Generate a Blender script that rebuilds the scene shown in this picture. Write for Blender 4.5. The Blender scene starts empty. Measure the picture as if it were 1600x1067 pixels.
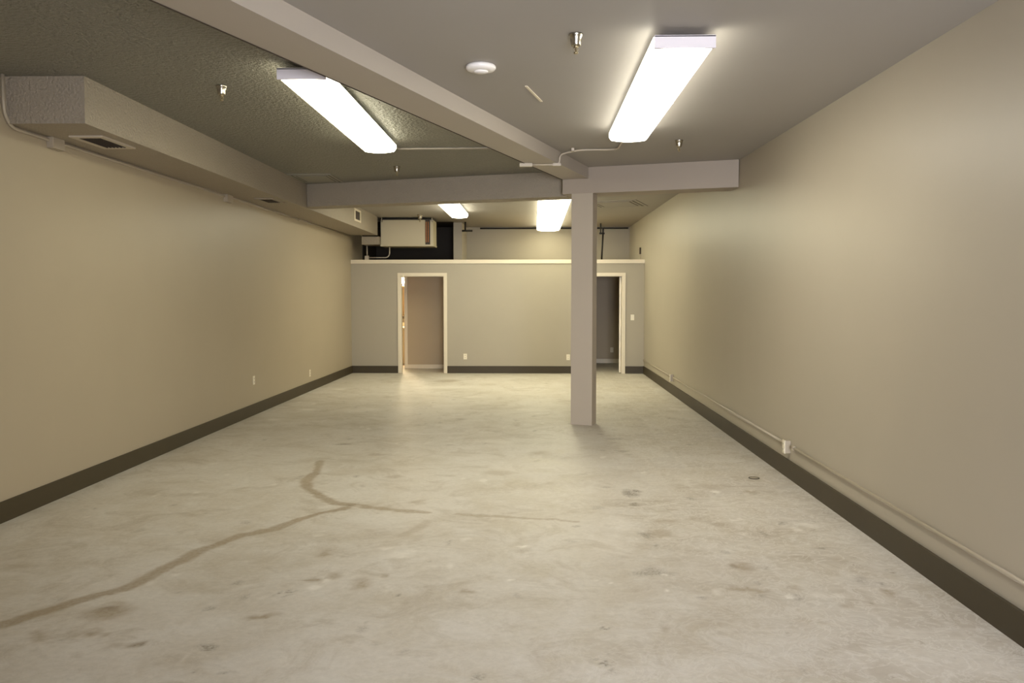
import bpy, bmesh, math, random
import numpy as np
from mathutils import Vector, Matrix

SC = bpy.context.scene
COL = SC.collection
R = math.radians
random.seed(7)

# ------------------------------------------------------------------ helpers
def new_obj(name, bm, mats, parent=None, smooth=False, bevel=0.0):
    me = bpy.data.meshes.new(name)
    if bevel:
        bmesh.ops.bevel(bm, geom=[e for e in bm.edges if len(e.link_faces) == 2 and e.calc_face_angle(0) > 0.5],
                        offset=bevel, segments=2, affect='EDGES', clamp_overlap=True)
    bm.normal_update()
    bm.to_mesh(me); bm.free()
    if not isinstance(mats, (list, tuple)): mats = [mats]
    for m in mats: me.materials.append(m)
    if smooth:
        for p in me.polygons: p.use_smooth = True
    o = bpy.data.objects.new(name, me)
    COL.objects.link(o)
    if parent is not None: o.parent = parent
    return o

def thing(name, loc, label, cat, group=None, rz=0.0):
    o = bpy.data.objects.new(name, None)
    o.empty_display_size = 0.1
    COL.objects.link(o)
    o.location = loc; o.rotation_euler = (0, 0, rz)
    tag(o, label, cat, group)
    return o

def tag(o, label, cat, group=None):
    o['label'] = label; o['category'] = cat; o['kind'] = 'thing'
    if group: o['group'] = group
    return o

def structure(o):
    o['kind'] = 'structure'
    return o

def box(bm, x0, x1, y0, y1, z0, z1, mi=0):
    vs = [bm.verts.new(p) for p in ((x0,y0,z0),(x1,y0,z0),(x1,y1,z0),(x0,y1,z0),(x0,y0,z1),(x1,y0,z1),(x1,y1,z1),(x0,y1,z1))]
    for f in ((0,3,2,1),(4,5,6,7),(0,1,5,4),(1,2,6,5),(2,3,7,6),(3,0,4,7)):
        fc = bm.faces.new([vs[i] for i in f]); fc.material_index = mi
    return vs

def prism(bm, foot, z0, z1, mi=0):
    """foot: counter-clockwise list of (x, y)"""
    n = len(foot)
    lo = [bm.verts.new((x, y, z0)) for x, y in foot]
    hi = [bm.verts.new((x, y, z1)) for x, y in foot]
    bm.faces.new(lo[::-1]).material_index = mi
    bm.faces.new(hi).material_index = mi
    for i in range(n):
        j = (i + 1) % n
        bm.faces.new((lo[i], lo[j], hi[j], hi[i])).material_index = mi

def lathe(bm, prof, seg=24, c=(0,0,0)):
    """prof: (radius, z) pairs; revolved about z through c"""
    rings = []
    for r, z in prof:
        if r < 1e-5:
            rings.append([bm.verts.new((c[0], c[1], c[2] + z))])
        else:
            rings.append([bm.verts.new((c[0] + r*math.cos(2*math.pi*k/seg), c[1] + r*math.sin(2*math.pi*k/seg), c[2] + z)) for k in range(seg)])
    for a, b in zip(rings, rings[1:]):
        for k in range(seg):
            l = (k + 1) % seg
            if len(a) == 1 and len(b) == 1: continue
            if len(a) == 1: bm.faces.new((a[0], b[l], b[k]))
            elif len(b) == 1: bm.faces.new((a[k], a[l], b[0]))
            else: bm.faces.new((a[k], a[l], b[l], b[k]))

def arc_path(pts, rad=0.1, n=8):
    """polyline with its inner corners rounded"""
    P = [Vector(p) for p in pts]
    out = [P[0]]
    for i in range(1, len(P) - 1):
        a, b, c = P[i-1], P[i], P[i+1]
        d1 = (a - b); d2 = (c - b)
        r = min(rad, d1.length*0.49, d2.length*0.49)
        p1 = b + d1.normalized()*r; p2 = b + d2.normalized()*r
        for k in range(n + 1):
            t = k/n
            out.append((1-t)**2*p1 + 2*t*(1-t)*b + t*t*p2)
    out.append(P[-1])
    return out

def tube(bm, path, r, seg=10):
    path = [Vector(p) for p in path]
    rings = []
    up = Vector((0, 0, 1))
    for i, p in enumerate(path):
        t = (path[min(i+1, len(path)-1)] - path[max(i-1, 0)]).normalized()
        u = t.cross(up)
        if u.length < 0.05: u = t.cross(Vector((0, 1, 0)))
        u.normalize(); v = u.cross(t).normalized()
        if rings:
            # keep the frame from flipping
            if u.dot(pu) < 0 and abs(u.dot(pu)) > abs(u.dot(pv)): u, v = -u, -v
        pu, pv = u, v
        rings.append([bm.verts.new(p + r*(math.cos(2*math.pi*k/seg)*u + math.sin(2*math.pi*k/seg)*v)) for k in range(seg)])
    for a, b in zip(rings, rings[1:]):
        # match nearest start to avoid twists
        off = min(range(seg), key=lambda s: (b[s].co - a[0].co).length)
        for k in range(seg):
            bm.faces.new((a[k], a[(k+1) % seg], b[(k+1+off) % seg], b[(k+off) % seg]))
    bm.faces.new(rings[0][::-1]); bm.faces.new(rings[-1])

# ------------------------------------------------------------------ materials
def mat(name, col, rough=0.6, metal=0.0, bump=0.0, bscale=200.0, spec=0.5, var=0.0, vscale=3.0, bdist=0.002):
    m = bpy.data.materials.new(name); m.use_nodes = True
    nt = m.node_tree; N = nt.nodes; L = nt.links
    b = N['Principled BSDF']
    b.inputs['Base Color'].default_value = (*col, 1); b.inputs['Roughness'].default_value = rough
    b.inputs['Metallic'].default_value = metal; b.inputs['Specular IOR Level'].default_value = spec
    tc = N.new('ShaderNodeTexCoord')
    if var:
        n = N.new('ShaderNodeTexNoise'); n.inputs['Scale'].default_value = vscale; n.inputs['Detail'].default_value = 6
        L.new(tc.outputs['Object'], n.inputs['Vector'])
        mx = N.new('ShaderNodeMix'); mx.data_type = 'RGBA'
        mx.inputs['A'].default_value = (*[c*(1-var) for c in col], 1)
        mx.inputs['B'].default_value = (*[min(1, c*(1+var)) for c in col], 1)
        L.new(n.outputs['Fac'], mx.inputs['Factor']); L.new(mx.outputs['Result'], b.inputs['Base Color'])
    if bump:
        n = N.new('ShaderNodeTexNoise'); n.inputs['Scale'].default_value = bscale; n.inputs['Detail'].default_value = 3
        L.new(tc.outputs['Object'], n.inputs['Vector'])
        bp = N.new('ShaderNodeBump'); bp.inputs['Strength'].default_value = bump; bp.inputs['Distance'].default_value = bdist
        L.new(n.outputs['Fac'], bp.inputs['Height']); L.new(bp.outputs['Normal'], b.inputs['Normal'])
    return m

def glow(name, col, strength):
    m = bpy.data.materials.new(name); m.use_nodes = True
    N = m.node_tree.nodes; L = m.node_tree.links
    for n in list(N): N.remove(n)
    e = N.new('ShaderNodeEmission'); e.inputs['Color'].default_value = (*col, 1); e.inputs['Strength'].default_value = strength
    o = N.new('ShaderNodeOutputMaterial'); L.new(e.outputs[0], o.inputs['Surface'])
    return m

PAINT = (0.405, 0.36, 0.285)
CEILP = (0.34, 0.318, 0.290)
TEXP = (0.20, 0.19, 0.155)
M_wall = mat('taupe_wall_paint', PAINT, 0.42, bump=0.06, bscale=160, var=0.035, vscale=1.6, spec=0.35)
M_wleft = mat('olive_taupe_wall_paint', (0.385, 0.325, 0.232), 0.42, bump=0.06, bscale=160, var=0.035, vscale=1.6, spec=0.35)
M_part = mat('taupe_partition_paint', (0.39, 0.35, 0.28), 0.5, bump=0.05, bscale=160, var=0.03, vscale=1.6, spec=0.3)
M_ceil = mat('smooth_ceiling_paint', CEILP, 0.6, bump=0.04, bscale=90, var=0.03, vscale=1.2, spec=0.3)
M_tex = mat('textured_ceiling_paint', TEXP, 0.5, bump=1.0, bscale=38, var=0.05, vscale=6, spec=0.5, bdist=0.03)
M_soffit = mat('textured_taupe_paint', (0.32, 0.275, 0.212), 0.55, bump=0.9, bscale=45, var=0.05, vscale=4, spec=0.35, bdist=0.016)
M_beam = mat('smooth_beam_paint', (0.41, 0.365, 0.31), 0.5, bump=0.04, bscale=80, var=0.03, vscale=2, spec=0.35)
M_beam2 = mat('beam_paint_taupe', (0.355, 0.30, 0.245), 0.5, bump=0.04, bscale=80, var=0.03, vscale=2, spec=0.35)
M_col = mat('column_paint', (0.43, 0.37, 0.30), 0.45, bump=0.04, bscale=120, var=0.02, vscale=2, spec=0.35)
M_base = mat('dark_brown_baseboard_paint', (0.047, 0.034, 0.015), 0.5, bump=0.05, bscale=80, var=0.12, vscale=5, spec=0.4)
M_trim = mat('cream_trim_paint', (0.72, 0.64, 0.50), 0.4, var=0.03, vscale=3)
M_white = mat('white_enamel', (0.80, 0.77, 0.74), 0.35)
M_dark = mat('unlit_recess_dark', (0.024, 0.015, 0.006), 0.7, var=0.25, vscale=1.5)  # near-black colour stands in for the darkness of the unlit recess
M_black = mat('black_iron', (0.012, 0.009, 0.007), 0.5, metal=0.3)
M_dkparts = mat('shadow_line_and_dark_parts', (0.05, 0.035, 0.025), 0.8)  # beam-edge shadow strip, also louvers and small dark parts
M_chrome = mat('chrome', (0.40, 0.37, 0.31), 0.26, metal=1.0)
M_brass = mat('dull_brass', (0.35, 0.29, 0.18), 0.35, metal=1.0)
M_plate = mat('ivory_plastic', (0.80, 0.74, 0.60), 0.35)
M_slot = mat('dark_slot', (0.05, 0.04, 0.03), 0.6)
M_cond = mat('painted_conduit', (0.395, 0.34, 0.258), 0.4, spec=0.4)
M_diff = mat('diffuser_paint', (0.24, 0.225, 0.18), 0.5)
M_room = mat('brown_room_paint', (0.43, 0.345, 0.23), 0.5, var=0.03)
M_cover = mat('tarnished_cover', (0.30, 0.26, 0.19), 0.5)
M_condw = mat('pale_conduit', (0.50, 0.44, 0.35), 0.4, spec=0.4)
M_hvac = mat('beige_sheet_metal', (0.52, 0.46, 0.33), 0.45, var=0.03, vscale=2)
M_rust = mat('rusty_orange_metal', (0.30, 0.12, 0.04), 0.7, var=0.3, vscale=20)
M_fixture = mat('lamp_housing_enamel', (0.66, 0.62, 0.64), 0.4)
M_door = mat('white_door_paint', (0.78, 0.72, 0.62), 0.4)
M_mirror = mat('mirror', (0.75, 0.55, 0.35), 0.08, metal=1.0)
M_vanity = mat('cream_vanity_paint', (0.70, 0.60, 0.40), 0.4)
M_counter = mat('white_counter', (0.85, 0.78, 0.62), 0.3)
M_ply = mat('plywood_deck', (0.30, 0.24, 0.16), 0.7, var=0.1)
M_glow_front = glow('tube_diffuser_glow_neutral', (1.0, 0.95, 0.79), 16.0)
M_glow_left = glow('tube_diffuser_glow_warm', (1.0, 0.95, 0.71), 12.5)
M_glow_backleft = glow('tube_diffuser_glow_pale', (1.0, 0.95, 0.73), 18.0)
M_glow_back = glow('tube_diffuser_glow_yellow', (1.0, 0.94, 0.65), 13.5)
M_bulb = glow('vanity_bulb_glow', (1.0, 0.80, 0.50), 480.0)
CRACKS= [[(-2.12, 8.43), (-2.02, 7.88), (-2.02, 7.55), (-1.93, 7.24), (-1.75, 6.94), (-1.56, 6.71), (-1.37, 6.63), (-1.15, 6.53), (-0.89, 6.46), (-0.8, 6.42)], [(-0.56, 6.39), (-0.35, 6.34), (-0.11, 6.29), (0.07, 6.26), (0.31, 6.21)], [(-1.45, 6.56), (-1.61, 6.38), (-1.71, 6.23), (-1.82, 5.95), (-1.92, 5.85), (-2.0, 5.77), (-2.07, 5.6), (-2.15, 5.4), (-2.18, 5.17), (-2.23, 4.98), (-2.26, 4.8), (-2.29, 4.67), (-2.37, 4.61), (-2.45, 4.49), (-2.55, 4.3), (-2.65, 4.14)], [(-0.77, 6.17), (-0.81, 5.98), (-0.89, 5.81)], [(1.95, 7.39), (1.57, 7.38), (1.23, 7.32)]]
BLOTCHES= [(-0.99, 4.8, 0.05, 0.13, 'b', 0.8), (-1.17, 4.93, 0.04, 0.08, 'b', 0.7), (-1.28, 4.82, 0.07, 0.03, 'b', 0.9), (-0.38, 4.7, 0.04, 0.05, 'b', 0.8), (-1.33, 5.38, 0.04, 0.05, 'b', 0.8), (-0.86, 4.93, 0.02, 0.04, 'b', 0.8), (-2.22, 4.35, 0.1, 0.11, 'b', 0.9), (-2.22, 4.4, 0.04, 0.03, 'd', 0.5), (-1.53, 3.9, 0.05, 0.04, 'd', 0.8), (-1.39, 4.29, 0.06, 0.03, 'b', 1), (-1.86, 3.93, 0.04, 0.04, 'b', 0.8), (-1.85, 3.94, 0.02, 0.02, 'd', 0.6), (-2.18, 4.05, 0.05, 0.04, 'b', 0.8), (-1.95, 3.92, 0.05, 0.03, 'b', 0.5), (-2.38, 4.01, 0.06, 0.04, 'b', 0.7), (-2.08, 4.04, 0.02, 0.03, 'b', 0.8), (-1.35, 3.64, 0.02, 0.015, 'd', 0.8), (-0.93, 6.74, 0.07, 0.07, 'b', 0.7), (1.25, 5.19, 0.07, 0.07, 'b', 0.8), (1.22, 5.19, 0.02, 0.04, 'd', 0.6), (1.18, 4.76, 0.11, 0.02, 'b', 0.7), (0.69, 5.01, 0.11, 0.06, 'd', 0.6), (0.72, 5.11, 0.05, 0.07, 'd', 0.5), (0.8, 7.12, 0.05, 0.12, 'd', 0.9), (0.87, 7.22, 0.03, 0.04, 'd', 0.9), (0.79, 6.75, 0.03, 0.04, 'd', 0.8), (0.76, 5.84, 0.04, 0.06, 'd', 0.6), (0.79, 5.61, 0.02, 0.03, 'd', 0.7), (1.95, 4.74, 0.03, 0.06, 'b', 0.8), (0.33, 4.18, 0.02, 0.06, 's', 0.9), (0.32, 3.82, 0.04, 0.1, 's', 0.9), (0.37, 3.79, 0.012, 0.03, 's', 0.7), (1.89, 4.96, 0.03, 0.04, 'd', 0.5), (-0.73, 4.62, 0.02, 0.03, 's', 0.9), (-1.36, 4.65, 0.04, 0.06, 's', 0.7), (-2.11, 9.39, 0.08, 0.06, 'd', 0.9), (0.07, 8.91, 0.09, 0.11, 'b', 0.6), (0.95, 9.04, 0.05, 0.06, 'd', 0.6), (0.92, 9.85, 0.08, 0.07, 'd', 0.5), (-1.61, 8.79, 0.07, 0.07, 'b', 0.6), (-0.32, 7.92, 0.13, 0.09, 'b', 0.5), (-1.65, 16.45, 0.2, 0.25, 'b', 0.6), (-0.97, 11.34, 0.07, 0.09, 'd', 0.4), (1.51, 7.38, 0.11, 0.1, 'b', 0.5), (1.8, 7.19, 0.06, 0.07, 'b', 0.6), (1.27, 6.95, 0.04, 0.05, 'd', 0.6), (0.96, 6.21, 0.09, 0.07, 'b', 0.5), (0.86, 5.87, 0.1, 0.07, 'b', 0.5), (1.18, 6.31, 0.05, 0.05, 'b', 0.5), (1.35, 6.13, 0.07, 0.06, 'b', 0.4), (1.85, 5.57, 0.03, 0.03, 'd', 0.7), (1.46, 4.82, 0.04, 0.04, 'b', 0.5), (0.9, 4.62, 0.03, 0.02, 'd', 0.6), (0.65, 4.18, 0.02, 0.04, 'b', 0.5), (1.67, 4.52, 0.04, 0.03, 'b', 0.5), (-0.4, 5.61, 0.13, 0.18, 'b', 0.12), (-3.11, 5.07, 0.09, 0.06, 'b', 0.5), (-1.24, 7.7, 0.08, 0.06, 'b', 0.5), (0.75, 4.97, 0.012, 0.015, 'w', 1), (0.74, 4.77, 0.012, 0.02, 'w', 0.9), (-0.08, 5.55, 0.03, 0.02, 'w', 1), (-0.15, 4.88, 0.02, 0.02, 'w', 1), (1.38, 4.66, 0.03, 0.02, 'w', 0.9), (-0.44, 5.68, 0.04, 0.05, 'w', 0.5), (-1.23, 4.72, 0.03, 0.03, 'w', 0.7), (-1.2, 4.83, 0.03, 0.03, 'w', 0.7), (-0.97, 5.51, 0.06, 0.04, 'w', 0.6), (-0.85, 5.36, 0.08, 0.06, 'w', 0.5), (-0.8, 5.46, 0.03, 0.03, 'w', 0.5), (0.44, 4.8, 0.012, 0.02, 'w', 0.8), (1.5, 7.19, 0.03, 0.03, 'w', 0.9), (1.81, 7.24, 0.012, 0.05, 'w', 0.7), (1.48, 6.3, 0.04, 0.03, 'w', 0.5), (1.95, 6.15, 0.07, 0.05, 'w', 0.5), (1.56, 4.69, 0.06, 0.04, 'w', 0.5), (1.68, 4.69, 0.05, 0.04, 'w', 0.5), (1.86, 4.8, 0.05, 0.03, 'w', 0.5), (1.89, 4.7, 0.06, 0.08, 'w', 0.3), (1.86, 6.01, 0.03, 0.05, 'w', 0.6), (-0.84, 4.75, 0.012, 0.02, 'w', 0.6), (0.35, 4.89, 0.012, 0.015, 'w', 0.7), (0.53, 5.64, 0.13, 0.21, 'w', 0.25), (0.62, 6.11, 0.11, 0.18, 'w', 0.3), (-0.03, 8.17, 0.37, 0.25, 'w', 0.2), (0.24, 7.11, 0.32, 0.24, 'w', 0.2), (-2.52, 12.26, 0.28, 0.21, 'w', 0.3), (-3.25, 12.24, 0.13, 0.1, 'w', 0.6), (-3.42, 11.27, 0.1, 0.09, 'w', 0.5), (-3.4, 14.93, 0.11, 0.11, 'w', 0.6), (-0.97, 13.86, 0.14, 0.13, 'w', 0.5), (-0.04, 12.32, 0.22, 0.14, 'w', 0.4), (-0.46, 9.6, 0.29, 0.13, 'w', 0.3), (2.07, 12.37, 0.18, 0.14, 'w', 0.4), (-1.53, 15.3, 0.45, 0.21, 'w', 0.3)]
CRW = [0.042, 0.034, 0.050, 0.04, 0.03]; CRS = [0.85, 0.7, 0.85, 0.4, 0.3]
# ------------------------------------------------------------------ floor
def floor_material():
    m = bpy.data.materials.new('worn_concrete'); m.use_nodes = True
    nt = m.node_tree; N = nt.nodes; L = nt.links
    b = N['Principled BSDF']
    tc = N.new('ShaderNodeTexCoord')
    def noise(scale, det=8, rough=0.6, dist=0.0, vec=None):
        n = N.new('ShaderNodeTexNoise'); n.inputs['Scale'].default_value = scale; n.inputs['Detail'].default_value = det
        n.inputs['Roughness'].default_value = rough; n.inputs['Distortion'].default_value = dist
        L.new(vec or tc.outputs['Object'], n.inputs['Vector']); return n.outputs['Fac']
    def ramp(fac, stops):
        r = N.new('ShaderNodeValToRGB'); L.new(fac, r.inputs['Fac'])
        cr = r.color_ramp
        while len(cr.elements) < len(stops): cr.elements.new(0.5)
        for e, (p, c) in zip(cr.elements, stops):
            e.position = p; e.color = (c, c, c, 1) if isinstance(c, (int, float)) else (*c, 1)
        return r.outputs['Color']
    def mix(fac, a, c, blend='MIX'):
        x = N.new('ShaderNodeMix'); x.data_type = 'RGBA'; x.blend_type = blend
        for key, v in (('Factor', fac), ('A', a), ('B', c)):
            if hasattr(v, 'links'): L.new(v, x.inputs[key])
            elif key == 'Factor': x.inputs[key].default_value = v
            else: x.inputs[key].default_value = (*v, 1)
        return x.outputs['Result']
    def math_(op, a, c):
        x = N.new('ShaderNodeMath'); x.operation = op
        for i, v in enumerate((a, c)):
            if hasattr(v, 'links'): L.new(v, x.inputs[i])
            else: x.inputs[i].default_value = v
        return x.outputs[0]
    big = ramp(noise(0.8, 6, 0.6, 0.8), [(0.36, 0.0), (0.64, 1.0)])
    base = mix(big, (0.405, 0.366, 0.292), (0.500, 0.472, 0.415))
    mid = ramp(noise(3.2, 8, 0.65, 0.8), [(0.38, 0.0), (0.66, 1.0)])
    base = mix(math_('MULTIPLY', mid, 0.75), base, (0.550, 0.530, 0.480))
    low = ramp(noise(2.1, 8, 0.7, 1.2), [(0.50, 0.0), (0.72, 1.0)])
    base = mix(math_('MULTIPLY', low, 0.80), base, (0.330, 0.286, 0.216))
    fine = ramp(noise(24, 6, 0.7), [(0.30, 0.91), (0.70, 1.06)])
    base = mix(1.0, base, fine, 'MULTIPLY')
    # masks drawn into the mesh: brown stain, dark speck, pale residue, scraped zone
    at = N.new('ShaderNodeVertexColor'); at.layer_name = 'wear'
    sep = N.new('ShaderNodeSeparateColor'); L.new(at.outputs['Color'], sep.inputs['Color'])
    st, dk, pl = sep.outputs[0], sep.outputs[1], sep.outputs[2]
    zone = at.outputs['Alpha']
    # ghost grid of lifted tiles and thinset ridges in the scraped zone
    br = N.new('ShaderNodeTexBrick'); br.offset = 0.0
    br.inputs['Scale'].default_value = 1.0; br.inputs['Brick Width'].default_value = 0.305; br.inputs['Row Height'].default_value = 0.305
    br.inputs['Mortar Size'].default_value = 0.03; br.inputs['Mortar Smooth'].default_value = 0.8
    br.inputs['Color1'].default_value = (0.33, 0.29, 0.225, 1); br.inputs['Color2'].default_value = (0.43, 0.405, 0.365, 1); br.inputs['Mortar'].default_value = (0.46, 0.43, 0.38, 1)
    nv = N.new('ShaderNodeTexNoise'); nv.inputs['Scale'].default_value = 4.0; nv.inputs['Detail'].default_value = 5
    L.new(tc.outputs['Object'], nv.inputs['Vector'])
    vm = N.new('ShaderNodeVectorMath'); vm.operation = 'MULTIPLY_ADD'
    L.new(nv.outputs['Color'], vm.inputs[0]); vm.inputs[1].default_value = (0.16, 0.16, 0.0); L.new(tc.outputs['Object'], vm.inputs[2])
    L.new(vm.outputs[0], br.inputs['Vector'])
    patchy = ramp(noise(1.7, 4, 0.6, 0.5), [(0.42, 0.0), (0.62, 1.0)])
    base = mix(math_('MULTIPLY', math_('MULTIPLY', zone, patchy), 0.62), base, br.outputs['Color'])
    ridge_n = noise(5.5, 7, 0.6, 2.2)
    ridge = ramp(ridge_n, [(0.465, 0.0), (0.505, 1.0), (0.545, 0.0)])
    base = mix(math_('MULTIPLY', math_('MULTIPLY', ridge, math_('ADD', math_('MULTIPLY', zone, 0.75), 0.30)), 0.52), base, (0.600, 0.583, 0.538))
    pits = ramp(noise(11, 8, 0.75, 0.6), [(0.60, 0.0), (0.72, 1.0)])
    base = mix(math_('MULTIPLY', math_('MULTIPLY', pits, math_('ADD', zone, 0.3)), 0.70), base, (0.250, 0.207, 0.146))
    brk = ramp(noise(34, 5, 0.7), [(0.30, 0.6), (0.60, 1.0)])
    base = mix(math_('MULTIPLY', math_('MULTIPLY', st, brk), 0.85), base, (0.235, 0.175, 0.099))
    spk = ramp(noise(60, 4, 0.7), [(0.40, 0.15), (0.60, 1.0)])
    base = mix(math_('MULTIPLY', math_('MULTIPLY', dk, spk), 0.95), base, (0.075, 0.055, 0.030))
    base = mix(math_('MULTIPLY', math_('MULTIPLY', pl, brk), 0.75), base, (0.740, 0.721, 0.667))
    base = mix(1.0, base, (1.13, 1.115, 1.12), 'MULTIPLY')
    L.new(base, b.inputs['Base Color'])
    rg = ramp(mid, [(0.0, 0.46), (1.0, 0.62)])
    L.new(rg, b.inputs['Roughness'])
    b.inputs['Specular IOR Level'].default_value = 0.35
    hn = math_('ADD', math_('MULTIPLY', ridge, math_('MULTIPLY', zone, 0.6)), math_('ADD', noise(14, 8, 0.7), math_('MULTIPLY', st, -0.4)))
    bp = N.new('ShaderNodeBump'); bp.inputs['Strength'].default_value = 0.28; bp.inputs['Distance'].default_value = 0.004
    L.new(hn, bp.inputs['Height']); L.new(bp.outputs['Normal'], b.inputs['Normal'])
    return m

def vnoise(x, y, s, seed):
    rng = np.random.RandomState(seed); g = rng.rand(128, 128)
    u = x*s; v = y*s
    i = np.floor(u).astype(int); j = np.floor(v).astype(int); fu = u-i; fv = v-j
    fu = fu*fu*(3-2*fu); fv = fv*fv*(3-2*fv)
    a = g[i % 128, j % 128]; b = g[(i+1) % 128, j % 128]; c = g[i % 128, (j+1) % 128]; d = g[(i+1) % 128, (j+1) % 128]
    return (a*(1-fu)+b*fu)*(1-fv) + (c*(1-fu)+d*fu)*fv

def build_floor():
    xs = np.arange(-3.90, 2.42, 0.02)
    ys = np.concatenate([[-2.8, 0.0, 1.5], np.arange(3.0, 18.3, 0.02), [19.5, 21.6]])
    X, Y = np.meshgrid(xs, ys, indexing='xy')
    nx, ny = len(xs), len(ys)
    x = X.ravel(); y = Y.ravel()
    wx = x + 0.05*(vnoise(x, y, 9, 1)-0.5) + 0.03*(vnoise(x, y, 25, 2)-0.5)
    wy = y + 0.10*(vnoise(x, y, 7, 3)-0.5) + 0.05*(vnoise(x, y, 25, 4)-0.5)
    st = np.zeros_like(x); dk = np.zeros_like(x); pl = np.zeros_like(x)
    kx = x + 0.018*(vnoise(x, y, 9, 1)-0.5) + 0.016*(vnoise(x, y, 30, 2)-0.5)
    ky = y + 0.03*(vnoise(x, y, 7, 3)-0.5) + 0.03*(vnoise(x, y, 25, 4)-0.5)
    for ci, c in enumerate(CRACKS):
        best = np.full(x.shape, 9.0)
        for (ax, ay), (bx, by) in zip(c, c[1:]):
            dx, dy = bx-ax, by-ay; l2 = dx*dx+dy*dy+1e-9
            t = np.clip(((kx-ax)*dx + (ky-ay)*dy)/l2, 0, 1)
            # the line is measured tighter across the room than along it: patched seam of uneven width
            best = np.minimum(best, np.hypot((kx-ax-t*dx), (ky-ay-t*dy)))
        hw = CRW[ci]*(0.6+0.8*vnoise(x, y, 3, 10+ci))
        st = np.maximum(st, CRS[ci]*np.clip((hw-best)/(0.5*hw)+0.3, 0, 1))
    for k, (cx, cy, rx, ry, kind, s) in enumerate(BLOTCHES):
        sel = (np.abs(x-cx) < 3*rx+0.1) & (np.abs(y-cy) < 3*ry+0.1)
        q = np.hypot((wx[sel]-cx)/rx, (wy[sel]-cy)/ry)
        v = s*np.clip(1.5-q*1.0, 0, 1)
        if kind == 's': v *= (vnoise(x[sel], y[sel], 45, 60+k) > 0.62)
        tgt = {'b': st, 'd': dk, 's': dk, 'w': pl}[kind]
        tgt[sel] = np.maximum(tgt[sel], v)
    # scattered flecks
    rng = np.random.RandomState(5)
    for n in range(260):
        cx, cy = rng.uniform(-3.6, 2.2), rng.uniform(3.6, 17.5)
        r = rng.uniform(0.012, 0.03); sel = (np.abs(x-cx) < 0.12) & (np.abs(y-cy) < 0.2)
        q = np.hypot((wx[sel]-cx)/r, (wy[sel]-cy)/(r*1.6))
        tgt = pl if rng.rand() < 0.45 else dk
        tgt[sel] = np.maximum(tgt[sel], rng.uniform(0.25, 0.6)*np.clip(1.6-q, 0, 1))
    zone = np.clip((x-0.3 + 0.9*(vnoise(x, y, 0.8, 31)-0.5))/0.9, 0, 1)
    verts = np.stack([x, y, np.zeros_like(x)], 1).astype(np.float32)
    idx = np.arange(nx*ny).reshape(ny, nx)
    quads = np.stack([idx[:-1, :-1], idx[:-1, 1:], idx[1:, 1:], idx[1:, :-1]], -1).reshape(-1, 4).astype(np.int32)
    me = bpy.data.meshes.new('floor')
    me.vertices.add(len(verts)); me.vertices.foreach_set('co', verts.ravel())
    me.loops.add(quads.size); me.loops.foreach_set('vertex_index', quads.ravel())
    me.polygons.add(len(quads)); me.polygons.foreach_set('loop_start', np.arange(0, quads.size, 4, dtype=np.int32))
    me.update(calc_edges=True); me.validate()
    ca = me.color_attributes.new('wear', 'FLOAT_COLOR', 'POINT')
    ca.data.foreach_set('color', np.stack([st, dk, pl, zone], 1).astype(np.float32).ravel())
    me.materials.append(floor_material())
    o = bpy.data.objects.new('floor', me); COL.objects.link(o)
    return structure(o)
build_floor()
# ------------------------------------------------------------------ the room shell
ZC, ZCB = 3.225, 3.27            # ceiling in front of / behind the cross beam
XL = -3.84                       # left wall
YF, YP, YB = -2.6, 18.08, 20.9   # front wall, partition face, back wall
SL = 0.331                       # slope of the beam grid, turned about 18 degrees from the walls
def xr(y, z):                    # the right wall leans outwards a little
    ytab = [-2.8, 5.0, 7.3, 9.5, 14.4, 21.0, 22.0]; xt = [2.58, 2.50, 2.462, 2.426, 2.315, 2.285, 2.285]
    top = float(np.interp(y, ytab, xt))
    return 2.297 + (top-2.297)*min(1.0, z/3.225)
def yc(x): return 12.40 - SL*(x+3.26)            # front line of the textured cross beam
def xbl(y): return -1.431 + 0.335*(y-5.634)      # left edge of the long beam
def xbr(y): return -0.814 + 0.331*(y-6.348)      # its right edge

bm = bmesh.new()
# left textured bay / right smooth bay / back bay
def poly(pts, z, mi):
    f = bm.faces.new([bm.verts.new((x, y, z)) for x, y in pts]); f.material_index = mi
    if f.normal.z > 0: f.normal_flip()
xm0 = max(-3.94, 0.5*(xbl(YF-0.1)+xbr(YF-0.1))); xm1 = 0.5*(xbl(11.2)+xbr(11.2))
cl = [(-3.95, yc(-3.95)+0.18), (xm1, yc(xm1)+0.18), (2.75, yc(2.75)+0.18)]
poly([(-3.95, YF-0.1), (xm0, YF-0.1), cl[1], cl[0]], ZC, 1)
poly([(xm0, YF-0.1), (2.75, YF-0.1), cl[2], cl[1]], ZC, 0)
poly([cl[0], cl[2], (2.75, 19.3), (-3.95, 19.3)], ZCB, 0)
poly([(-1.8, 19.3), (2.75, 19.3), (2.75, 21.1), (-1.8, 21.1)], ZCB, 0)
poly([(-3.95, 19.3), (-1.8, 19.3), (-1.8, 21.1), (-3.95, 21.1)], ZCB, 2)
f = bm.faces.new([bm.verts.new(p) for p in ((cl[0][0], cl[0][1], ZC), (cl[2][0], cl[2][1], ZC), (cl[2][0], cl[2][1], ZCB), (cl[0][0], cl[0][1], ZCB))])
structure(new_obj('ceiling', bm, [M_ceil, M_tex, M_dark]))

bm = bmesh.new(); box(bm, XL-0.1, XL, YF-0.1, 21.1, 0, 3.3)
structure(new_obj('wall_left', bm, M_wleft))
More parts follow.
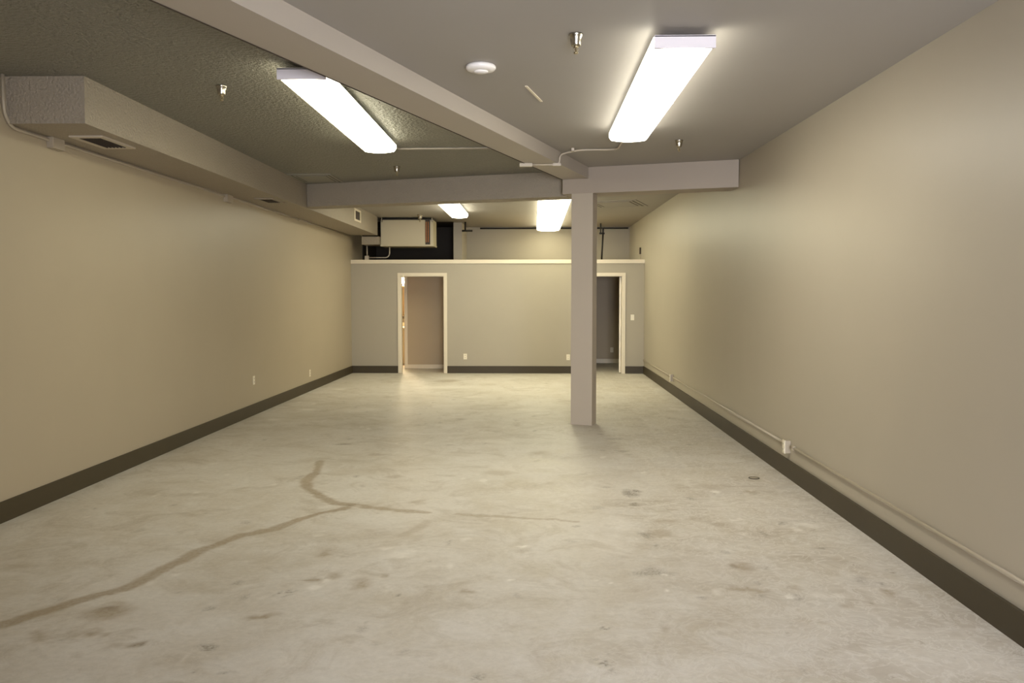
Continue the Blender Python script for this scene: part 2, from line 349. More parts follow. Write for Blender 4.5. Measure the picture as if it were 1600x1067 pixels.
# right wall: a grid of quads that follows the lean
bm = bmesh.new()
yy = [YF-0.1] + list(np.arange(0, 21.01, 0.75)) + [21.1]; zz = list(np.linspace(0, 3.3, 7))
vf = [[bm.verts.new((xr(y, z), y, z)) for z in zz] for y in yy]
vb = [[bm.verts.new((xr(y, z)+0.1, y, z)) for z in zz] for y in yy]
for i in range(len(yy)-1):
    for j in range(len(zz)-1):
        bm.faces.new((vf[i][j], vf[i+1][j], vf[i+1][j+1], vf[i][j+1]))
        bm.faces.new((vb[i][j], vb[i][j+1], vb[i+1][j+1], vb[i+1][j]))
for i in range(len(yy)-1):
    bm.faces.new((vf[i][-1], vf[i+1][-1], vb[i+1][-1], vb[i][-1])); bm.faces.new((vf[i+1][0], vf[i][0], vb[i][0], vb[i+1][0]))
bmesh.ops.recalc_face_normals(bm, faces=bm.faces)
structure(new_obj('wall_right', bm, M_wall))
# front wall behind the photographer, with the shop window
WX0, WX1, WZ0, WZ1 = 0.2, 2.3, 0.35, 2.6
bm = bmesh.new()
box(bm, XL-0.1, WX0, YF-0.1, YF, 0, 3.3); box(bm, WX1, 2.75, YF-0.1, YF, 0, 3.3)
box(bm, WX0, WX1, YF-0.1, YF, 0, WZ0); box(bm, WX0, WX1, YF-0.1, YF, WZ1, 3.3)
structure(new_obj('wall_front', bm, M_wall))
bm = bmesh.new(); box(bm, XL, 0.08, -0.72, -0.60, 0, ZC)  # added wall out of view, keeps window light off the left bay
structure(new_obj('wall_light_block', bm, M_wall))
wf = bmesh.new()
for a in np.linspace(WX0, WX1, 4):
    a = min(max(a, WX0+0.03), WX1-0.03); box(wf, a-0.03, a+0.03, YF-0.08, YF-0.02, WZ0, WZ1)
box(wf, WX0, WX1, YF-0.08, YF-0.02, WZ0, WZ0+0.05); box(wf, WX0, WX1, YF-0.08, YF-0.02, WZ1-0.05, WZ1)
win = structure(new_obj('window_1', wf, M_slot))
# back wall, stub wall and the recess above the back rooms, its darkness put into the colour
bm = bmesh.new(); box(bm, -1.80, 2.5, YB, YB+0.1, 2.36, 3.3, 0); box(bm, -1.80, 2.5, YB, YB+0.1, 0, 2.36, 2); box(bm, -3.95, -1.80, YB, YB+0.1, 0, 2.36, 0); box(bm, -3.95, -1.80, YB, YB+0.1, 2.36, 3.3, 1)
structure(new_obj('wall_back', bm, [M_part, M_dark, M_room]))
bm = bmesh.new(); box(bm, -1.815, -1.625, 19.5, YB, 2.36, ZCB)
structure(new_obj('wall_stub', bm, M_wall))
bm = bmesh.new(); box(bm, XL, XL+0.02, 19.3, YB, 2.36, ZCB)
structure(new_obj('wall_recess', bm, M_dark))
# partition with two door openings and a cream cap
D1 = (-2.80, -1.88); D2 = (0.93, 1.845); DH = 2.045; PT = 2.30
bm = bmesh.new()
for x0, x1, z0, z1 in ((XL, D1[0], 0, PT), (D1[0], D1[1], DH, PT), (D1[1], D2[0], 0, PT), (D2[0], D2[1], DH, PT), (D2[1], 2.295, 0, PT)):
    box(bm, x0, x1, YP, YP+0.12, z0, z1)
bmesh.ops.remove_doubles(bm, verts=bm.verts, dist=0.001)
structure(new_obj('wall_partition', bm, M_part))
bm = bmesh.new(); box(bm, XL, 2.297, YP-0.02, YP+0.14, PT, PT+0.078)
structure(new_obj('trim_1', bm, M_trim, bevel=0.006))
# lid and inner walls of the back rooms
bm = bmesh.new(); box(bm, XL, 2.297, YP+0.12, YB, PT, PT+0.04)
structure(new_obj('ceiling_back_rooms', bm, M_ply))
bm = bmesh.new(); box(bm, -2.83, 0.20, 19.27, 19.39, 0, PT)
structure(new_obj('wall_hallway', bm, M_room))
bm = bmesh.new(); box(bm, 0.20, 0.30, YP+0.12, YB, 0, PT)
structure(new_obj('wall_divider', bm, M_part))
bm = bmesh.new(); box(bm, -2.83, 0.20, 19.255, 19.27, 0, 0.085); 
structure(new_obj('baseboard_hallway', bm, M_trim))
bm = bmesh.new(); box(bm, 0.30, 2.28, YB-0.015, YB, 0, 0.10)
structure(new_obj('baseboard_back_room', bm, M_trim))
# dark baseboards
BH = 0.152
bm = bmesh.new(); box(bm, XL, XL+0.016, YF, YP, 0, BH)
structure(new_obj('baseboard_left', bm, M_base, bevel=0.004))
bm = bmesh.new()
box(bm, 2.278, 2.30, YF, YP, 0, 0.158)
structure(new_obj('baseboard_right', bm, M_base, bevel=0.004))
bm = bmesh.new()
CW = 0.058
for x0, x1 in ((XL+0.016, D1[0]-CW), (D1[1]+CW, D2[0]-CW), (D2[1]+CW, 2.278)):
    box(bm, x0, x1, YP-0.016, YP, 0, BH)
structure(new_obj('baseboard_back', bm, M_base, bevel=0.003))

# doorways: cream casing and jambs
def doorway(name, d):
    bm = bmesh.new()
    x0, x1 = d
    y0, y1 = YP-0.018, YP+0.12
    for s0, s1 in ((x0-CW, x0+0.004), (x1-0.004, x1+CW)): box(bm, s0, s1, y0, YP, 0, DH+CW)
    box(bm, x0+0.004, x1-0.004, y0, YP, DH-0.004, DH+CW)
    o = structure(new_obj(name, bm, M_trim, bevel=0.003))
    bm = bmesh.new()
    box(bm, x0, x0+0.018, YP, y1, 0, DH); box(bm, x1-0.018, x1, YP, y1, 0, DH); box(bm, x0+0.018, x1-0.018, YP, y1, DH-0.018, DH)
    new_obj('jamb', bm, M_trim, o)
    return o
door1 = doorway('door_1', D1)
door2 = doorway('door_2', D2)
# the second doorway's leaf, swung open into the dark room
bm = bmesh.new(); box(bm, -0.036, 0, 0.0, 0.86, 0.012, DH-0.025)
leaf = new_obj('door_leaf', bm, M_door, door2, bevel=0.002)
leaf.location = (D2[1]-0.024, YP+0.10, 0); leaf.rotation_euler = (0, 0, R(-7.0))
for z in (0.28, 1.05, 1.80):
    bm = bmesh.new(); tube(bm, [(0.006, -0.006, z-0.05), (0.006, -0.006, z+0.05)], 0.007, 8)
    new_obj('hinge', bm, M_trim, leaf)
for s in (-0.075, 0.04):
    bm = bmesh.new(); lathe(bm, [(0.0, 0.0), (0.026, 0.002), (0.028, 0.02), (0.018, 0.032), (0.0, 0.036)], 14)
    for v in bm.verts: v.co = Vector((s if s < 0 else s, 0.79, 0.95)) + Vector((v.co.z*(1 if s < 0 else -1), v.co.x, v.co.y))
    new_obj('door_knob', bm, M_brass, leaf, smooth=True)
# casing of the inner doorway to the washroom
bm = bmesh.new(); box(bm, -2.90, -2.83, 19.25, 19.39, 0, 2.06); box(bm, XL, -2.90, 19.25, 19.39, 2.03, PT)
structure(new_obj('door_3', bm, M_trim))

# ------------------------------------------------------------------ beams and column
cs, sn = math.cos(R(18.32)), math.sin(R(18.32))
bm = bmesh.new()
prism(bm, [(-3.258, yc(-3.258)), (0.425, yc(0.425)), (0.425+0.36*sn, yc(0.425)+0.36*cs), (-3.258, yc(-3.258)+0.38)], 2.905, ZC)
tag(new_obj('cross_beam', bm, M_soffit, bevel=0.006), 'rough textured beam crossing the room between the boxed duct and the column', 'beam')
def yr(x): return 10.83 + SL*(0.728-x)
bm = bmesh.new()
prism(bm, [(0.355, yr(0.355)), (2.395, yr(2.395)), (2.36+0.36*sn, yr(2.36)+0.36*cs), (0.355+0.44*sn, yr(0.355)+0.44*cs)], 2.905, ZC)
tag(new_obj('cross_beam', bm, M_beam2, bevel=0.004), 'smooth beam from the column head to the plain wall with the low conduit', 'beam')
bm = bmesh.new()
y0, y1 = -0.58, 11.0
ye_r = yr(0.68)
prism(bm, [(xbl(y0), y0), (xbr(y0), y0), (xbr(ye_r)-0.003, ye_r-0.003), (0.352, yr(0.355)-0.003)], 3.087, ZC)
lb = tag(new_obj('long_beam', bm, M_beam, bevel=0.003), 'shallow smooth beam running obliquely from the camera end to the column', 'beam')
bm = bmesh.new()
prism(bm, [(xbl(y0)-0.004, y0), (xbl(y0)+0.006, y0), (xbl(10.93)+0.006, 10.93), (xbl(10.93)-0.004, 10.93)], 3.083, 3.10)  # dark strip laid in for the shadow gap at the beam edge
s = new_obj('shadow_line', bm, M_dkparts, lb); s['label'] = 'dark strip for the shadow line along the beam edge'
# column, turned with the beams
bm = bmesh.new()
fl = Vector((0.467, 10.917)); fr = Vector((0.728, 10.83)); bk = Vector((sn, cs))*0.215
prism(bm, [tuple(fl), tuple(fr), tuple(fr+bk), tuple(fl+bk)], 0.0, 2.905)
tag(new_obj('support_column', bm, M_col, bevel=0.006), 'square taupe column standing alone on the concrete floor under the beams', 'column')

# ------------------------------------------------------------------ boxed duct along the left wall
DX, DZ = -3.262, 2.885
duct = thing('boxed_duct', (XL, 6.27, DZ), 'long textured box duct hung under the ceiling along the wall', 'duct')
def local(o, bm):
    bmesh.ops.translate(bm, verts=bm.verts, vec=-Vector(o.location)); return bm
bm = bmesh.new()
box(bm, XL, DX, 6.27, yc(DX)+0.18, DZ, ZC); 
box(bm, XL, DX, yc(DX)+0.18, 18.02, DZ, ZCB)
new_obj('duct_casing', local(duct, bm), M_soffit, duct)
def register(x0, x1, y0, y1, z, label=None, mf=M_soffit, ins=0.045):
    bm = bmesh.new()
    for a in ((x0, x0+ins, y0, y1), (x1-ins, x1, y0, y1), (x0+ins, x1-ins, y0, y0+ins*1.3), (x0+ins, x1-ins, y1-ins*1.3, y1)):
        box(bm, a[0], a[1], a[2], a[3], z-0.012, z)
    fr_ = new_obj('register_frame', local(duct, bm), mf, duct)
    if label: fr_['label'] = label
    bm = bmesh.new(); box(bm, x0+ins, x1-ins, y0+ins*1.3, y1-ins*1.3, z-0.003, z)
    new_obj('register_opening', local(duct, bm), M_slot, fr_)
    bm = bmesh.new()
    n = 6
    for k in range(n):
        xx = x0+ins+(k+0.5)*(x1-x0-2*ins)/n
        box(bm, xx-0.002, xx+0.002, y0+ins*1.3, y1-ins*1.3, z-0.014, z-0.003)
    new_obj('louver', local(duct, bm), M_dkparts, fr_)
register(-3.64, -3.37, 6.74, 7.30, DZ, 'pale frame with an open dark throat', M_condw)
register(-3.60, -3.35, 11.10, 11.62, DZ)
bm = bmesh.new()
for a in ((15.66, 15.74, 2.99, 3.215), (16.16, 16.24, 2.99, 3.215), (15.74, 16.16, 2.99, 3.025), (15.74, 16.16, 3.18, 3.215)):
    box(bm, DX, DX+0.014, a[0], a[1], a[2], a[3])
sr = new_obj('register_frame', local(duct, bm), M_trim, duct); sr['label'] = 'cream frame on the side face'
bm = bmesh.new(); box(bm, DX, DX+0.004, 15.74, 16.16, 3.025, 3.18)
new_obj('register_opening', local(duct, bm), M_dkparts, sr)

# ------------------------------------------------------------------ air handler above the back rooms
hv = thing('air_handler', (-2.7, 18.2, 2.70), 'beige air handling unit hung above the partition at the end of the duct', 'air conditioner')
bm = bmesh.new(); box(bm, -3.225, -2.29, 18.18, 18.80, 2.70, 3.215)
new_obj('cabinet', local(hv, bm), M_hvac, hv, bevel=0.006)
bm = bmesh.new(); box(bm, -2.29, -2.185, 18.215, 18.80, 2.70, 3.215)
new_obj('coil_bay', local(hv, bm), M_slot, hv)
for xx in (-2.268, -2.225):
    bm = bmesh.new(); box(bm, xx-0.011, xx+0.011, 18.195, 18.22, 2.75, 3.18)
    c = new_obj('coil_strip', local(hv, bm), M_rust, hv); c['label'] = 'rust-orange strip'
bm = bmesh.new(); box(bm, -2.185, -2.12, 18.185, 18.80, 2.70, 3.215)
new_obj('end_panel', local(hv, bm), M_hvac, hv, bevel=0.004)
bm = bmesh.new(); box(bm, -3.235, -2.11, 18.165, 18.81, 2.665, 2.70)
new_obj('drain_pan', local(hv, bm), M_hvac, hv, bevel=0.004)
bm = bmesh.new(); box(bm, -3.225, -2.12, 18.19, 18.80, 3.215, 3.235)
new_obj('top_gasket', local(hv, bm), M_slot, hv)
for xx in (-3.20, -2.14):
    bm = bmesh.new(); box(bm, xx-0.015, xx+0.015, 18.14, 18.19, 3.17, 3.225); tube(bm, [(xx, 18.165, 3.2), (xx, 18.165, ZCB)], 0.008, 8)
    new_obj('hanger', local(hv, bm), M_chrome, hv)
bm = bmesh.new(); box(bm, -3.60, -3.235, 18.03, 18.62, 2.695, 2.86)
new_obj('plenum', local(hv, bm), M_soffit, hv)
# ------------------------------------------------------------------ fluorescent fixtures
def fixture(loc, w, length, glowmat, label, zc, drop=0.118, gap=0.05):
    """wraparound fixture: narrow spine on the ceiling, two diffusers end to end, a cap at each end; loc = near end, on the ceiling"""
    t = thing('ceiling_light', (loc[0], loc[1], zc), label, 'ceiling light', 'wraparound fluorescent fixtures')
    h = w/2
    bm = bmesh.new(); box(bm, -h*0.62, h*0.62, 0.30, length-0.02, -gap-0.006, 0)
    box(bm, -h*0.97, h*0.97, 0.0, length, -gap-0.003, -gap+0.003)
    new_obj('housing', bm, M_fixture, t)
    prof = [(-h, -gap), (-h, -gap-0.036), (-h*0.93, -drop+0.012)]
    for k in range(9):
        a = -0.86 + 1.72*k/8
        prof.append((h*a, -drop - 0.014*(1-(a/0.86)**2)))
    prof += [(h*0.93, -drop+0.012), (h, -gap-0.036), (h, -gap)]
    mid = length/2
    for y0, y1 in ((0.022, mid-0.006), (mid+0.006, length-0.004)):
        bm = bmesh.new()
        a = [bm.verts.new((x, y0, z)) for x, z in prof]; b = [bm.verts.new((x, y1, z)) for x, z in prof]
        for i in range(len(prof)-1): bm.faces.new((a[i], a[i+1], b[i+1], b[i]))
        bm.faces.new(a); bm.faces.new(b[::-1])
        bmesh.ops.recalc_face_normals(bm, faces=bm.faces)
        new_obj('diffuser', bm, glowmat, t)
    bm = bmesh.new()
    box(bm, -h*0.98, h*0.98, 0.0, 0.02, -drop-0.002, -gap+0.006)
    c = new_obj('end_cap', bm, M_fixture, t, bevel=0.006)
    bm = bmesh.new(); box(bm, -h*0.95, h*0.95, mid-0.006, mid+0.006, -drop+0.004, -gap)
    new_obj('joiner', bm, M_fixture, t)
    return t
fixture((0.895, 5.24), 0.37, 3.10, M_glow_front, 'long glowing fixture on the smooth ceiling bay ahead of the cross beam', ZC)
fixture((-1.585, 5.92), 0.34, 3.00, M_glow_left, 'long glowing fixture on the rough ceiling between long beam and boxed duct', ZC)
fixture((-1.46, 13.6), 0.335, 3.35, M_glow_backleft, 'small glowing fixture by the beige air handler, beyond the cross beam', ZCB)
fixture((0.33, 13.2), 0.54, 7.25, M_glow_back, 'widest glowing fixture, beyond the cross beam and beside the column head', ZCB)

# ------------------------------------------------------------------ sprinklers
def sprinkler(x, y, z, s, label):
    t = thing('fire_sprinkler', (x, y, z), label, 'sprinkler', 'pendent ceiling sprinklers')
    bm = bmesh.new(); lathe(bm, [(0.0, 0.0), (0.043*s, 0.0), (0.045*s, -0.006*s), (0.038*s, -0.014*s), (0.034*s, -0.04*s), (0.030*s, -0.065*s), (0.028*s, -0.072*s), (0.0, -0.070*s)], 28)
    new_obj('escutcheon', bm, M_chrome, t, smooth=True)
    bm = bmesh.new(); lathe(bm, [(0.0, -0.068*s), (0.014*s, -0.070*s), (0.014*s, -0.082*s), (0.006*s, -0.086*s), (0.005*s, -0.108*s), (0.0, -0.108*s)], 14)
    for sg in (-1, 1): tube(bm, arc_path([(sg*0.011*s, 0, -0.080*s), (sg*0.016*s, 0, -0.094*s), (sg*0.003*s, 0, -0.110*s)], 0.01*s, 4), 0.0025*s, 6)
    new_obj('sprinkler_body', bm, M_brass, t, smooth=True)
    bm = bmesh.new(); lathe(bm, [(0.0, -0.107*s), (0.012*s, -0.109*s), (0.015*s, -0.114*s), (0.011*s, -0.119*s), (0.0, -0.121*s)], 16)
    new_obj('deflector', bm, M_brass, t, smooth=True)
    return t
sprinkler(0.252, 5.353, ZC, 1.0, 'chrome sprinkler on the smooth ceiling near the smoke detector')
sprinkler(-2.373, 6.589, ZC, 0.95, 'chrome sprinkler on the rough ceiling between boxed duct and glowing fixture')
sprinkler(1.483, 8.993, ZC, 0.95, 'pale sprinkler on the smooth ceiling ahead of the smooth cross beam')
sprinkler(-1.696, 10.722, ZC, 0.95, 'small dark sprinkler on the rough ceiling just ahead of the rough beam')
sprinkler(-2.32, 17.6, ZCB, 1.2, 'tiny chrome sprinkler just in front of the beige air handler')

# smoke detector
t = thing('smoke_detector', (-0.37, 6.05, ZC), 'round white smoke detector on the smooth ceiling beside the long beam', 'smoke detector')
bm = bmesh.new(); lathe(bm, [(0.0, 0.0), (0.092, 0.0), (0.104, -0.010), (0.104, -0.024), (0.094, -0.036), (0.06, -0.042), (0.0, -0.042)], 40)
new_obj('detector_body', bm, M_white, t, smooth=True)
bm = bmesh.new(); lathe(bm, [(0.0, -0.040), (0.050, -0.042), (0.046, -0.052), (0.020, -0.056), (0.0, -0.056)], 32)
new_obj('sensor_cap', bm, M_white, t, smooth=True)
# pale strip on the ceiling
bm = bmesh.new()
a = Vector((-0.063, 6.648)); b = Vector((0.058, 7.171)); n_ = Vector((-(b-a).y, (b-a).x)).normalized()*0.009
prism(bm, [tuple(a-n_), tuple(b-n_), tuple(b+n_), tuple(a+n_)][::1], ZC-0.006, ZC)
bmesh.ops.recalc_face_normals(bm, faces=bm.faces)
tag(new_obj('ceiling_strip', bm, M_trim), 'thin pale strip on the smooth ceiling between smoke detector and long fixture', 'strip')

# ------------------------------------------------------------------ ceiling diffusers
def ceiling_register(corners, z, label, mt_):
    """corners: counter-clockwise (x, y) of the outer frame"""
    c = [Vector(p) for p in corners]; m = sum(c, Vector((0, 0)))/4
    t = thing('ceiling_diffuser', (m.x, m.y, z), label, 'air diffuser', 'square ceiling diffusers')
    def ring(k0, k1, z0, z1, mt, nm):
        bm = bmesh.new()
        o_ = [(p-m)*k0 for p in c]; i_ = [(p-m)*k1 for p in c]
        for q in range(4):
            r_ = (q+1) % 4
            prism(bm, [tuple(o_[q]), tuple(o_[r_]), tuple(i_[r_]), tuple(i_[q])], z0, z1)
        return new_obj(nm, bm, mt, t)
    ring(1.0, 0.88, -0.010, 0.0, mt_, 'outer_frame')
    ring(0.88, 0.80, -0.008, 0.0, M_slot, 'air_gap')
    ring(0.80, 0.72, -0.012, 0.0, mt_, 'inner_frame')
    ring(0.72, 0.65, -0.010, 0.0, M_slot, 'air_gap')
    bm = bmesh.new(); prism(bm, [tuple((p-m)*0.65) for p in c], -0.014, 0.0); new_obj('center_panel', bm, mt_, t)
    return t
ceiling_register([(-3.25, 11.34), (-2.665, 11.34), (-2.665, 12.18), (-3.25, 12.18)], ZC, 'flat square diffuser in the corner of rough beam and boxed duct', M_diff)
u = Vector((cs, -sn)); w_ = Vector((sn, cs)); p0 = Vector((0.86, 15.20))
ceiling_register([tuple(p0), tuple(p0+u*0.92), tuple(p0+u*0.92+w_*1.1), tuple(p0+w_*1.1)], ZCB, 'flat ceiling diffuser beyond the smooth beam, right behind the column', M_ceil)

# ------------------------------------------------------------------ conduits
def conduit(name, paths, label, m, r=0.0115, boxes=(), clips=()):
    o0 = Vector(paths[0][0][0])
    t = thing(name, o0, label, 'conduit')
    for pts, rad in paths:
        bm = bmesh.new(); tube(bm, arc_path(pts, rad), r)
        bmesh.ops.translate(bm, verts=bm.verts, vec=-o0)
        new_obj('pipe', bm, m, t, smooth=True)
    for (x0, x1, y0, y1, z0, z1) in boxes:
        bm = bmesh.new(); box(bm, x0, x1, y0, y1, z0, z1); bmesh.ops.translate(bm, verts=bm.verts, vec=-o0)
        new_obj('junction_box', bm, m, t, bevel=0.003)
    for (x0, x1, y0, y1, z0, z1) in clips:
        bm = bmesh.new(); box(bm, x0, x1, y0, y1, z0, z1); bmesh.ops.translate(bm, verts=bm.verts, vec=-o0)
        new_obj('strap', bm, m, t)
    return t
# along the left wall, beneath the duct
cx = XL+0.014
conduit('wall_conduit', [([(cx, 6.215, ZC), (cx, 6.215, 2.862), (cx, 18.0, 2.862)], 0.30)],
        'painted conduit dropping from the ceiling and following the wall under the boxed duct', M_cond, 0.0125,
        boxes=[(XL, XL+0.055, 6.78, 6.95, 2.80, 2.885), (XL, XL+0.055, 10.66, 10.86, 2.795, 2.885)],
        clips=[(XL, XL+0.03, 14.0, 14.04, 2.845, 2.88)])
# across the rough ceiling to the long beam
conduit('ceiling_conduit', [([(-1.46, 8.95, ZC-0.05), (-1.46, 9.36, ZC-0.013), (xbl(9.36)-0.005, 9.36, ZC-0.013)], 0.05)],
        'thin conduit across the rough ceiling from the fixture to the long beam', M_cond, 0.0095)
# under the long beam and on to the front fixture
yb_ = 9.60
conduit('beam_conduit', [([(xbl(yb_)+0.02, yb_, 3.072), (xbr(yb_)+0.016, yb_, 3.072), (xbr(yb_)+0.016, yb_, ZC-0.045), (xbr(yb_)+0.20, yb_-0.12, ZC-0.014), (0.90, yb_-0.14, ZC-0.014), (0.90, 8.36, ZC-0.014)], 0.11)],
        'pale conduit wrapped under the long beam and bent towards the front fixture', M_condw, 0.010,
        boxes=[(xbl(yb_)-0.06, xbl(yb_)+0.08, yb_-0.03, yb_+0.03, 3.050, 3.087), (xbr(yb_)-0.06, xbr(yb_)+0.03, yb_-0.022, yb_+0.022, 3.056, 3.087)],
        clips=[(0.40, 0.43, yb_-0.17, yb_-0.10, ZC-0.030, ZC)])
# loop under the air handler
conduit('conduit_loop', [([(-3.54, 18.3, 2.690), (-3.54, 18.3, 2.42)], 0.05), ([(-3.54, 18.3, 2.432), (-3.06, 18.3, 2.432), (-3.06, 18.3, 2.660)], 0.13)],
        'pale bent conduit on the partition top under the air handler', M_condw, 0.012,
        boxes=[(-3.585, -3.50, 18.26, 18.34, 2.38, 2.47)])
# low on the right wall
rx = lambda y: xr(y, 0.288)-0.015
conduit('low_conduit', [([(rx(1.0), 1.0, 0.288), (rx(7.66), 7.66, 0.288)], 0.05), ([(rx(7.93), 7.93, 0.288), (rx(14.19), 14.19, 0.286)], 0.05), ([(rx(14.35), 14.35, 0.286), (rx(18.07), 18.07, 0.286)], 0.05)],
        'painted conduit running low along the plain wall above its dark baseboard', M_cond, 0.0115,
        clips=[(rx(7.6)-0.014, rx(7.6)+0.012, 7.62, 7.66, 0.27, 0.306)])

# ------------------------------------------------------------------ outlets and switches
def outlet_parts(t, kind='duplex', m=M_plate):
    """plate in the local xz-plane facing -y"""
    bm = bmesh.new(); box(bm, -0.036, 0.036, -0.006, 0, -0.059, 0.059)
    new_obj('cover_plate', bm, m, t, bevel=0.003)
    if kind == 'duplex':
        for z in (-0.024, 0.024):
            bm = bmesh.new(); box(bm, -0.017, 0.017, -0.0085, -0.005, z-0.015, z+0.015)
            r_ = new_obj('receptacle', bm, m, t, bevel=0.003)
            bm = bmesh.new(); box(bm, -0.009, -0.005, -0.0092, -0.0083, z-0.006, z+0.007); box(bm, 0.005, 0.009, -0.0092, -0.0083, z-0.006, z+0.007)
            new_obj('slots', bm, M_slot, r_)
    elif kind == 'switch':
        bm = bmesh.new(); box(bm, -0.006, 0.006, -0.016, -0.005, -0.010, 0.012)
        new_obj('toggle', bm, m, t, bevel=0.002)
def outlet(x, y, z, rz, label, kind='duplex', cat='outlet', name='wall_outlet', m=M_plate):
    t = thing(name, (x, y, z), label, cat, 'wall outlets' if kind == 'duplex' else None, rz)
    outlet_parts(t, kind, m); return t
outlet(XL, 11.70, 0.475, R(90), 'ivory outlet plate on the side wall under the boxed duct, nearer the camera')
outlet(XL, 14.66, 0.305, R(90), 'ivory outlet on the wall under the duct, closer to the partition corner')
outlet(-1.444, YP, 0.351, 0, 'ivory outlet on the partition beside the lit doorway')
outlet(0.715, YP, 0.341, 0, 'ivory outlet on the partition just beside the column')
outlet(-1.268, YP, 0.352, 0, 'blank cover plate painted over, next to the outlet by the lit doorway', 'blank', 'cover plate', 'blank_outlet_cover', M_part)
outlet(2.05, YP, 1.175, 0, 'light switch plate on the narrow wall beside the dark doorway', 'switch', 'light switch', 'light_switch')
outlet(1.88, YB, 0.318, 0, 'outlet on the back wall seen through the dark doorway')
def box_outlet(y, z, label):
    x = xr(y, z)
    t = thing('surface_outlet', (x-0.052, y, z), label, 'outlet', 'surface outlet boxes on the plain wall', R(-90))
    bm = bmesh.new(); box(bm, -0.033, 0.033, 0.0, 0.05, -0.056, 0.056); new_obj('back_box', bm, M_cond, t, bevel=0.003)
    outlet_parts(t)
box_outlet(7.80, 0.275, 'surface box outlet with white plate on the low conduit, nearer the camera')
box_outlet(14.27, 0.275, 'small surface box outlet on the low conduit close to the partition')
# thermostat-like sensor high on the right wall
t = thing('wall_sensor', (xr(18.73, 2.6), 18.73, 2.59), 'small grey box with a thin wire above the partition end', 'sensor')
bm = bmesh.new(); box(bm, -0.03, 0.0, -0.035, 0.035, -0.07, 0.07); new_obj('sensor_box', bm, M_dkparts, t, bevel=0.004)
bm = bmesh.new(); tube(bm, [(-0.006, 0, -0.07), (-0.006, 0, -0.245)], 0.005, 6); new_obj('wire', bm, M_cond, t)

# ------------------------------------------------------------------ black pipes above the back rooms
t = thing('black_pipe', (-1.30, YB-0.03, ZCB-0.03), 'thin black pipe along the top of the back wall', 'pipe')
bm = bmesh.new(); tube(bm, [(0, 0, 0), (3.55, 0, 0)], 0.018, 8); new_obj('run', bm, M_black, t, smooth=True)
t = thing('pipe_tee', (-1.537, 19.36, ZCB), 'black inverted tee of pipe hanging by the stub wall', 'pipe')
bm = bmesh.new(); tube(bm, [(0, 0, 0), (0, 0, -0.197)], 0.021, 8); new_obj('drop', bm, M_black, t, smooth=True)
bm = bmesh.new(); tube(bm, [(-0.075, 0.0, -0.197), (0.0, 0, -0.197), (0.16, 0.0, -0.197)], 0.021, 8); new_obj('arm', bm, M_black, t, smooth=True)
t = thing('hanging_rod', (1.50, 19.8, ZCB), 'black rod with a clamp hanging behind the column above the dark doorway', 'rod')
bm = bmesh.new(); tube(bm, [(0.01, 0, 0), (0.01, 0, -0.23)], 0.016, 8); box(bm, -0.02, 0.10, -0.02, 0.02, -0.25, -0.21); box(bm, 0.045, 0.075, -0.02, 0.02, -0.25, -0.10)
new_obj('clamp', bm, M_black, t)
bm = bmesh.new(); tube(bm, [(0.07, 0, -0.12), (0.03, 0, -0.93)], 0.020, 8); new_obj('rod', bm, M_black, t, smooth=True)

# ------------------------------------------------------------------ floor cleanout
t = thing('floor_cleanout', (1.974, 7.728, 0.0), 'small round metal cover set in the floor near the plain wall', 'floor drain')
bm = bmesh.new(); lathe(bm, [(0.0, 0.004), (0.040, 0.004), (0.043, 0.0)], 24); new_obj('cover', bm, M_cover, t)
bm = bmesh.new(); lathe(bm, [(0.040, 0.005), (0.046, 0.006), (0.049, 0.0)], 24); new_obj('rim', bm, M_slot, t)

# ------------------------------------------------------------------ washroom sliver behind the lit doorway
t = thing('vanity', (-3.25, 20.345, 0), 'cream washroom vanity seen through the lit doorway', 'vanity')
bm = bmesh.new(); box(bm, -0.45, 0.30, 0.0, 0.52, 0.10, 0.84); box(bm, -0.45, 0.30, 0.06, 0.52, 0.0, 0.10); new_obj('vanity_cabinet', bm, M_vanity, t)
for x0, x1 in ((-0.43, -0.08), (-0.06, 0.28)):
    bm = bmesh.new(); box(bm, x0, x1, -0.018, 0, 0.13, 0.66); d_ = new_obj('cabinet_door', bm, M_vanity, t, bevel=0.003)
    bm = bmesh.new(); lathe(bm, [(0, 0), (0.012, 0.004), (0.014, 0.016), (0, 0.022)], 10)
    for v in bm.verts: v.co = Vector((x0+0.05, -0.018-v.co.z, 0.60+v.co.y)) + Vector((v.co.x, 0, 0))
    new_obj('knob', bm, M_brass, d_)
bm = bmesh.new(); box(bm, -0.43, 0.28, -0.018, 0, 0.69, 0.82); new_obj('drawer_front', bm, M_vanity, t, bevel=0.003)
bm = bmesh.new(); box(bm, -0.47, 0.32, -0.03, 0.54, 0.84, 0.875); box(bm, -0.47, 0.32, 0.52, 0.54, 0.875, 0.98); new_obj('countertop', bm, M_counter, t, bevel=0.003)
t = thing('washroom_mirror', (-3.25, YB, 1.12), 'tall mirror over the vanity reflecting warm light', 'mirror')
bm = bmesh.new(); box(bm, -0.36, 0.28, -0.02, 0, 0.02, 0.74); new_obj('mirror_glass', bm, M_mirror, t)
bm = bmesh.new(); box(bm, -0.36, 0.28, -0.05, 0, -0.05, 0.02); new_obj('mirror_ledge', bm, M_slot, t)
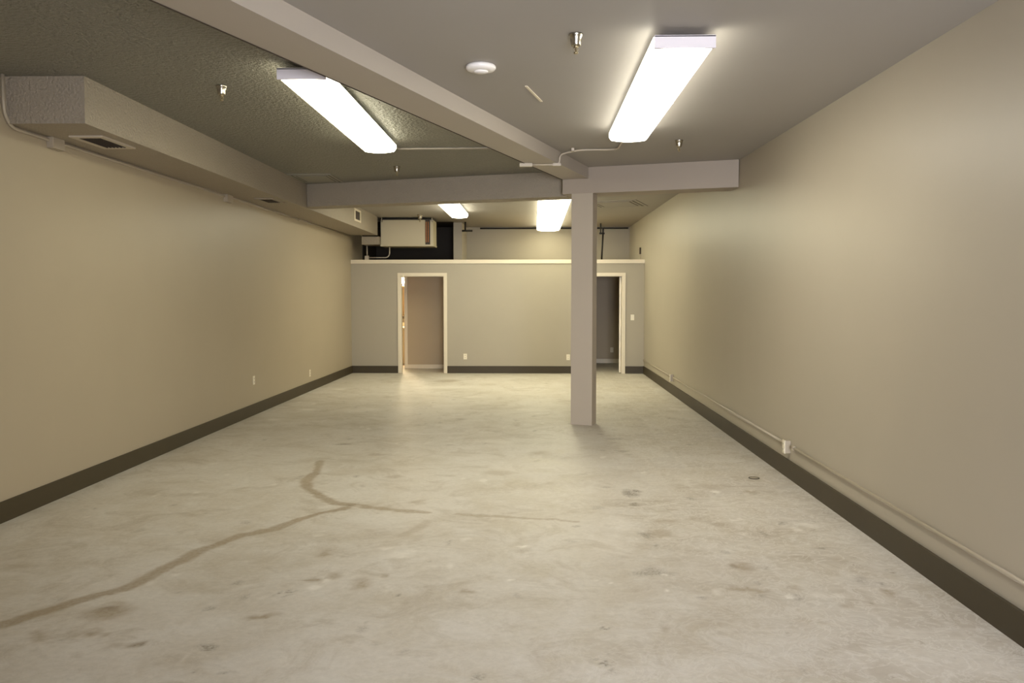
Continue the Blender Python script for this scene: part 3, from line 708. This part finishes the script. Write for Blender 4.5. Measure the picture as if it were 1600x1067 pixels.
t = thing('vanity_light', (-3.16, YB, 2.02), 'glowing vanity light at the top of the lit doorway', 'wall light')
bm = bmesh.new(); box(bm, -0.25, 0.16, -0.04, 0, -0.05, 0.05); new_obj('light_bar', bm, M_chrome, t, bevel=0.005)
for xx in (-0.18, 0.02):
    bm = bmesh.new(); lathe(bm, [(0.0, 0.11), (0.05, 0.10), (0.068, 0.06), (0.07, -0.03), (0.055, -0.10), (0.0, -0.12)], 20, (xx, -0.14, 0.0))
    new_obj('globe', bm, M_bulb, t, smooth=True)
    bm = bmesh.new(); tube(bm, [(xx, -0.04, 0), (xx, -0.085, 0)], 0.02, 10); new_obj('lamp_holder', bm, M_chrome, t)

# ------------------------------------------------------------------ light, sky, camera
w = bpy.data.worlds.new('World'); SC.world = w; w.use_nodes = True
bg = w.node_tree.nodes['Background']; bg.inputs['Color'].default_value = (0.96, 0.98, 1.07, 1); bg.inputs['Strength'].default_value = 58
pl = bpy.data.lights.new('window_portal', 'AREA'); pl.shape = 'RECTANGLE'; pl.size = WX1-WX0; pl.size_y = WZ1-WZ0
pl.cycles.is_portal = True
po = bpy.data.objects.new('window_portal', pl); COL.objects.link(po)
po.location = ((WX0+WX1)/2, YF-0.12, (WZ0+WZ1)/2); po.rotation_euler = (R(90), 0, 0)   # shines along +y

cam = bpy.data.cameras.new('camera'); co = bpy.data.objects.new('camera', cam); COL.objects.link(co)
cam.sensor_width = 36.0; cam.lens = 1350.0*36.0/1600.0; cam.clip_start = 0.05
yaw = math.atan(34.5/1350); pit = math.atan(72.5/1350)
co.location = (0, 0, 1.64); co.rotation_euler = (R(90)-pit, 0, yaw)
SC.camera = co
SC.view_settings.view_transform = 'Standard'; SC.view_settings.look = 'None'; SC.view_settings.gamma = 1.0
SC.view_settings.use_curve_mapping = False
SC.view_settings.exposure = 0.0
SC.cycles.max_bounces = 10; SC.cycles.diffuse_bounces = 7; SC.cycles.caustics_reflective = False; SC.cycles.caustics_refractive = False
SC.cycles.sample_clamp_indirect = 6.0
SC.cycles.use_denoising = True
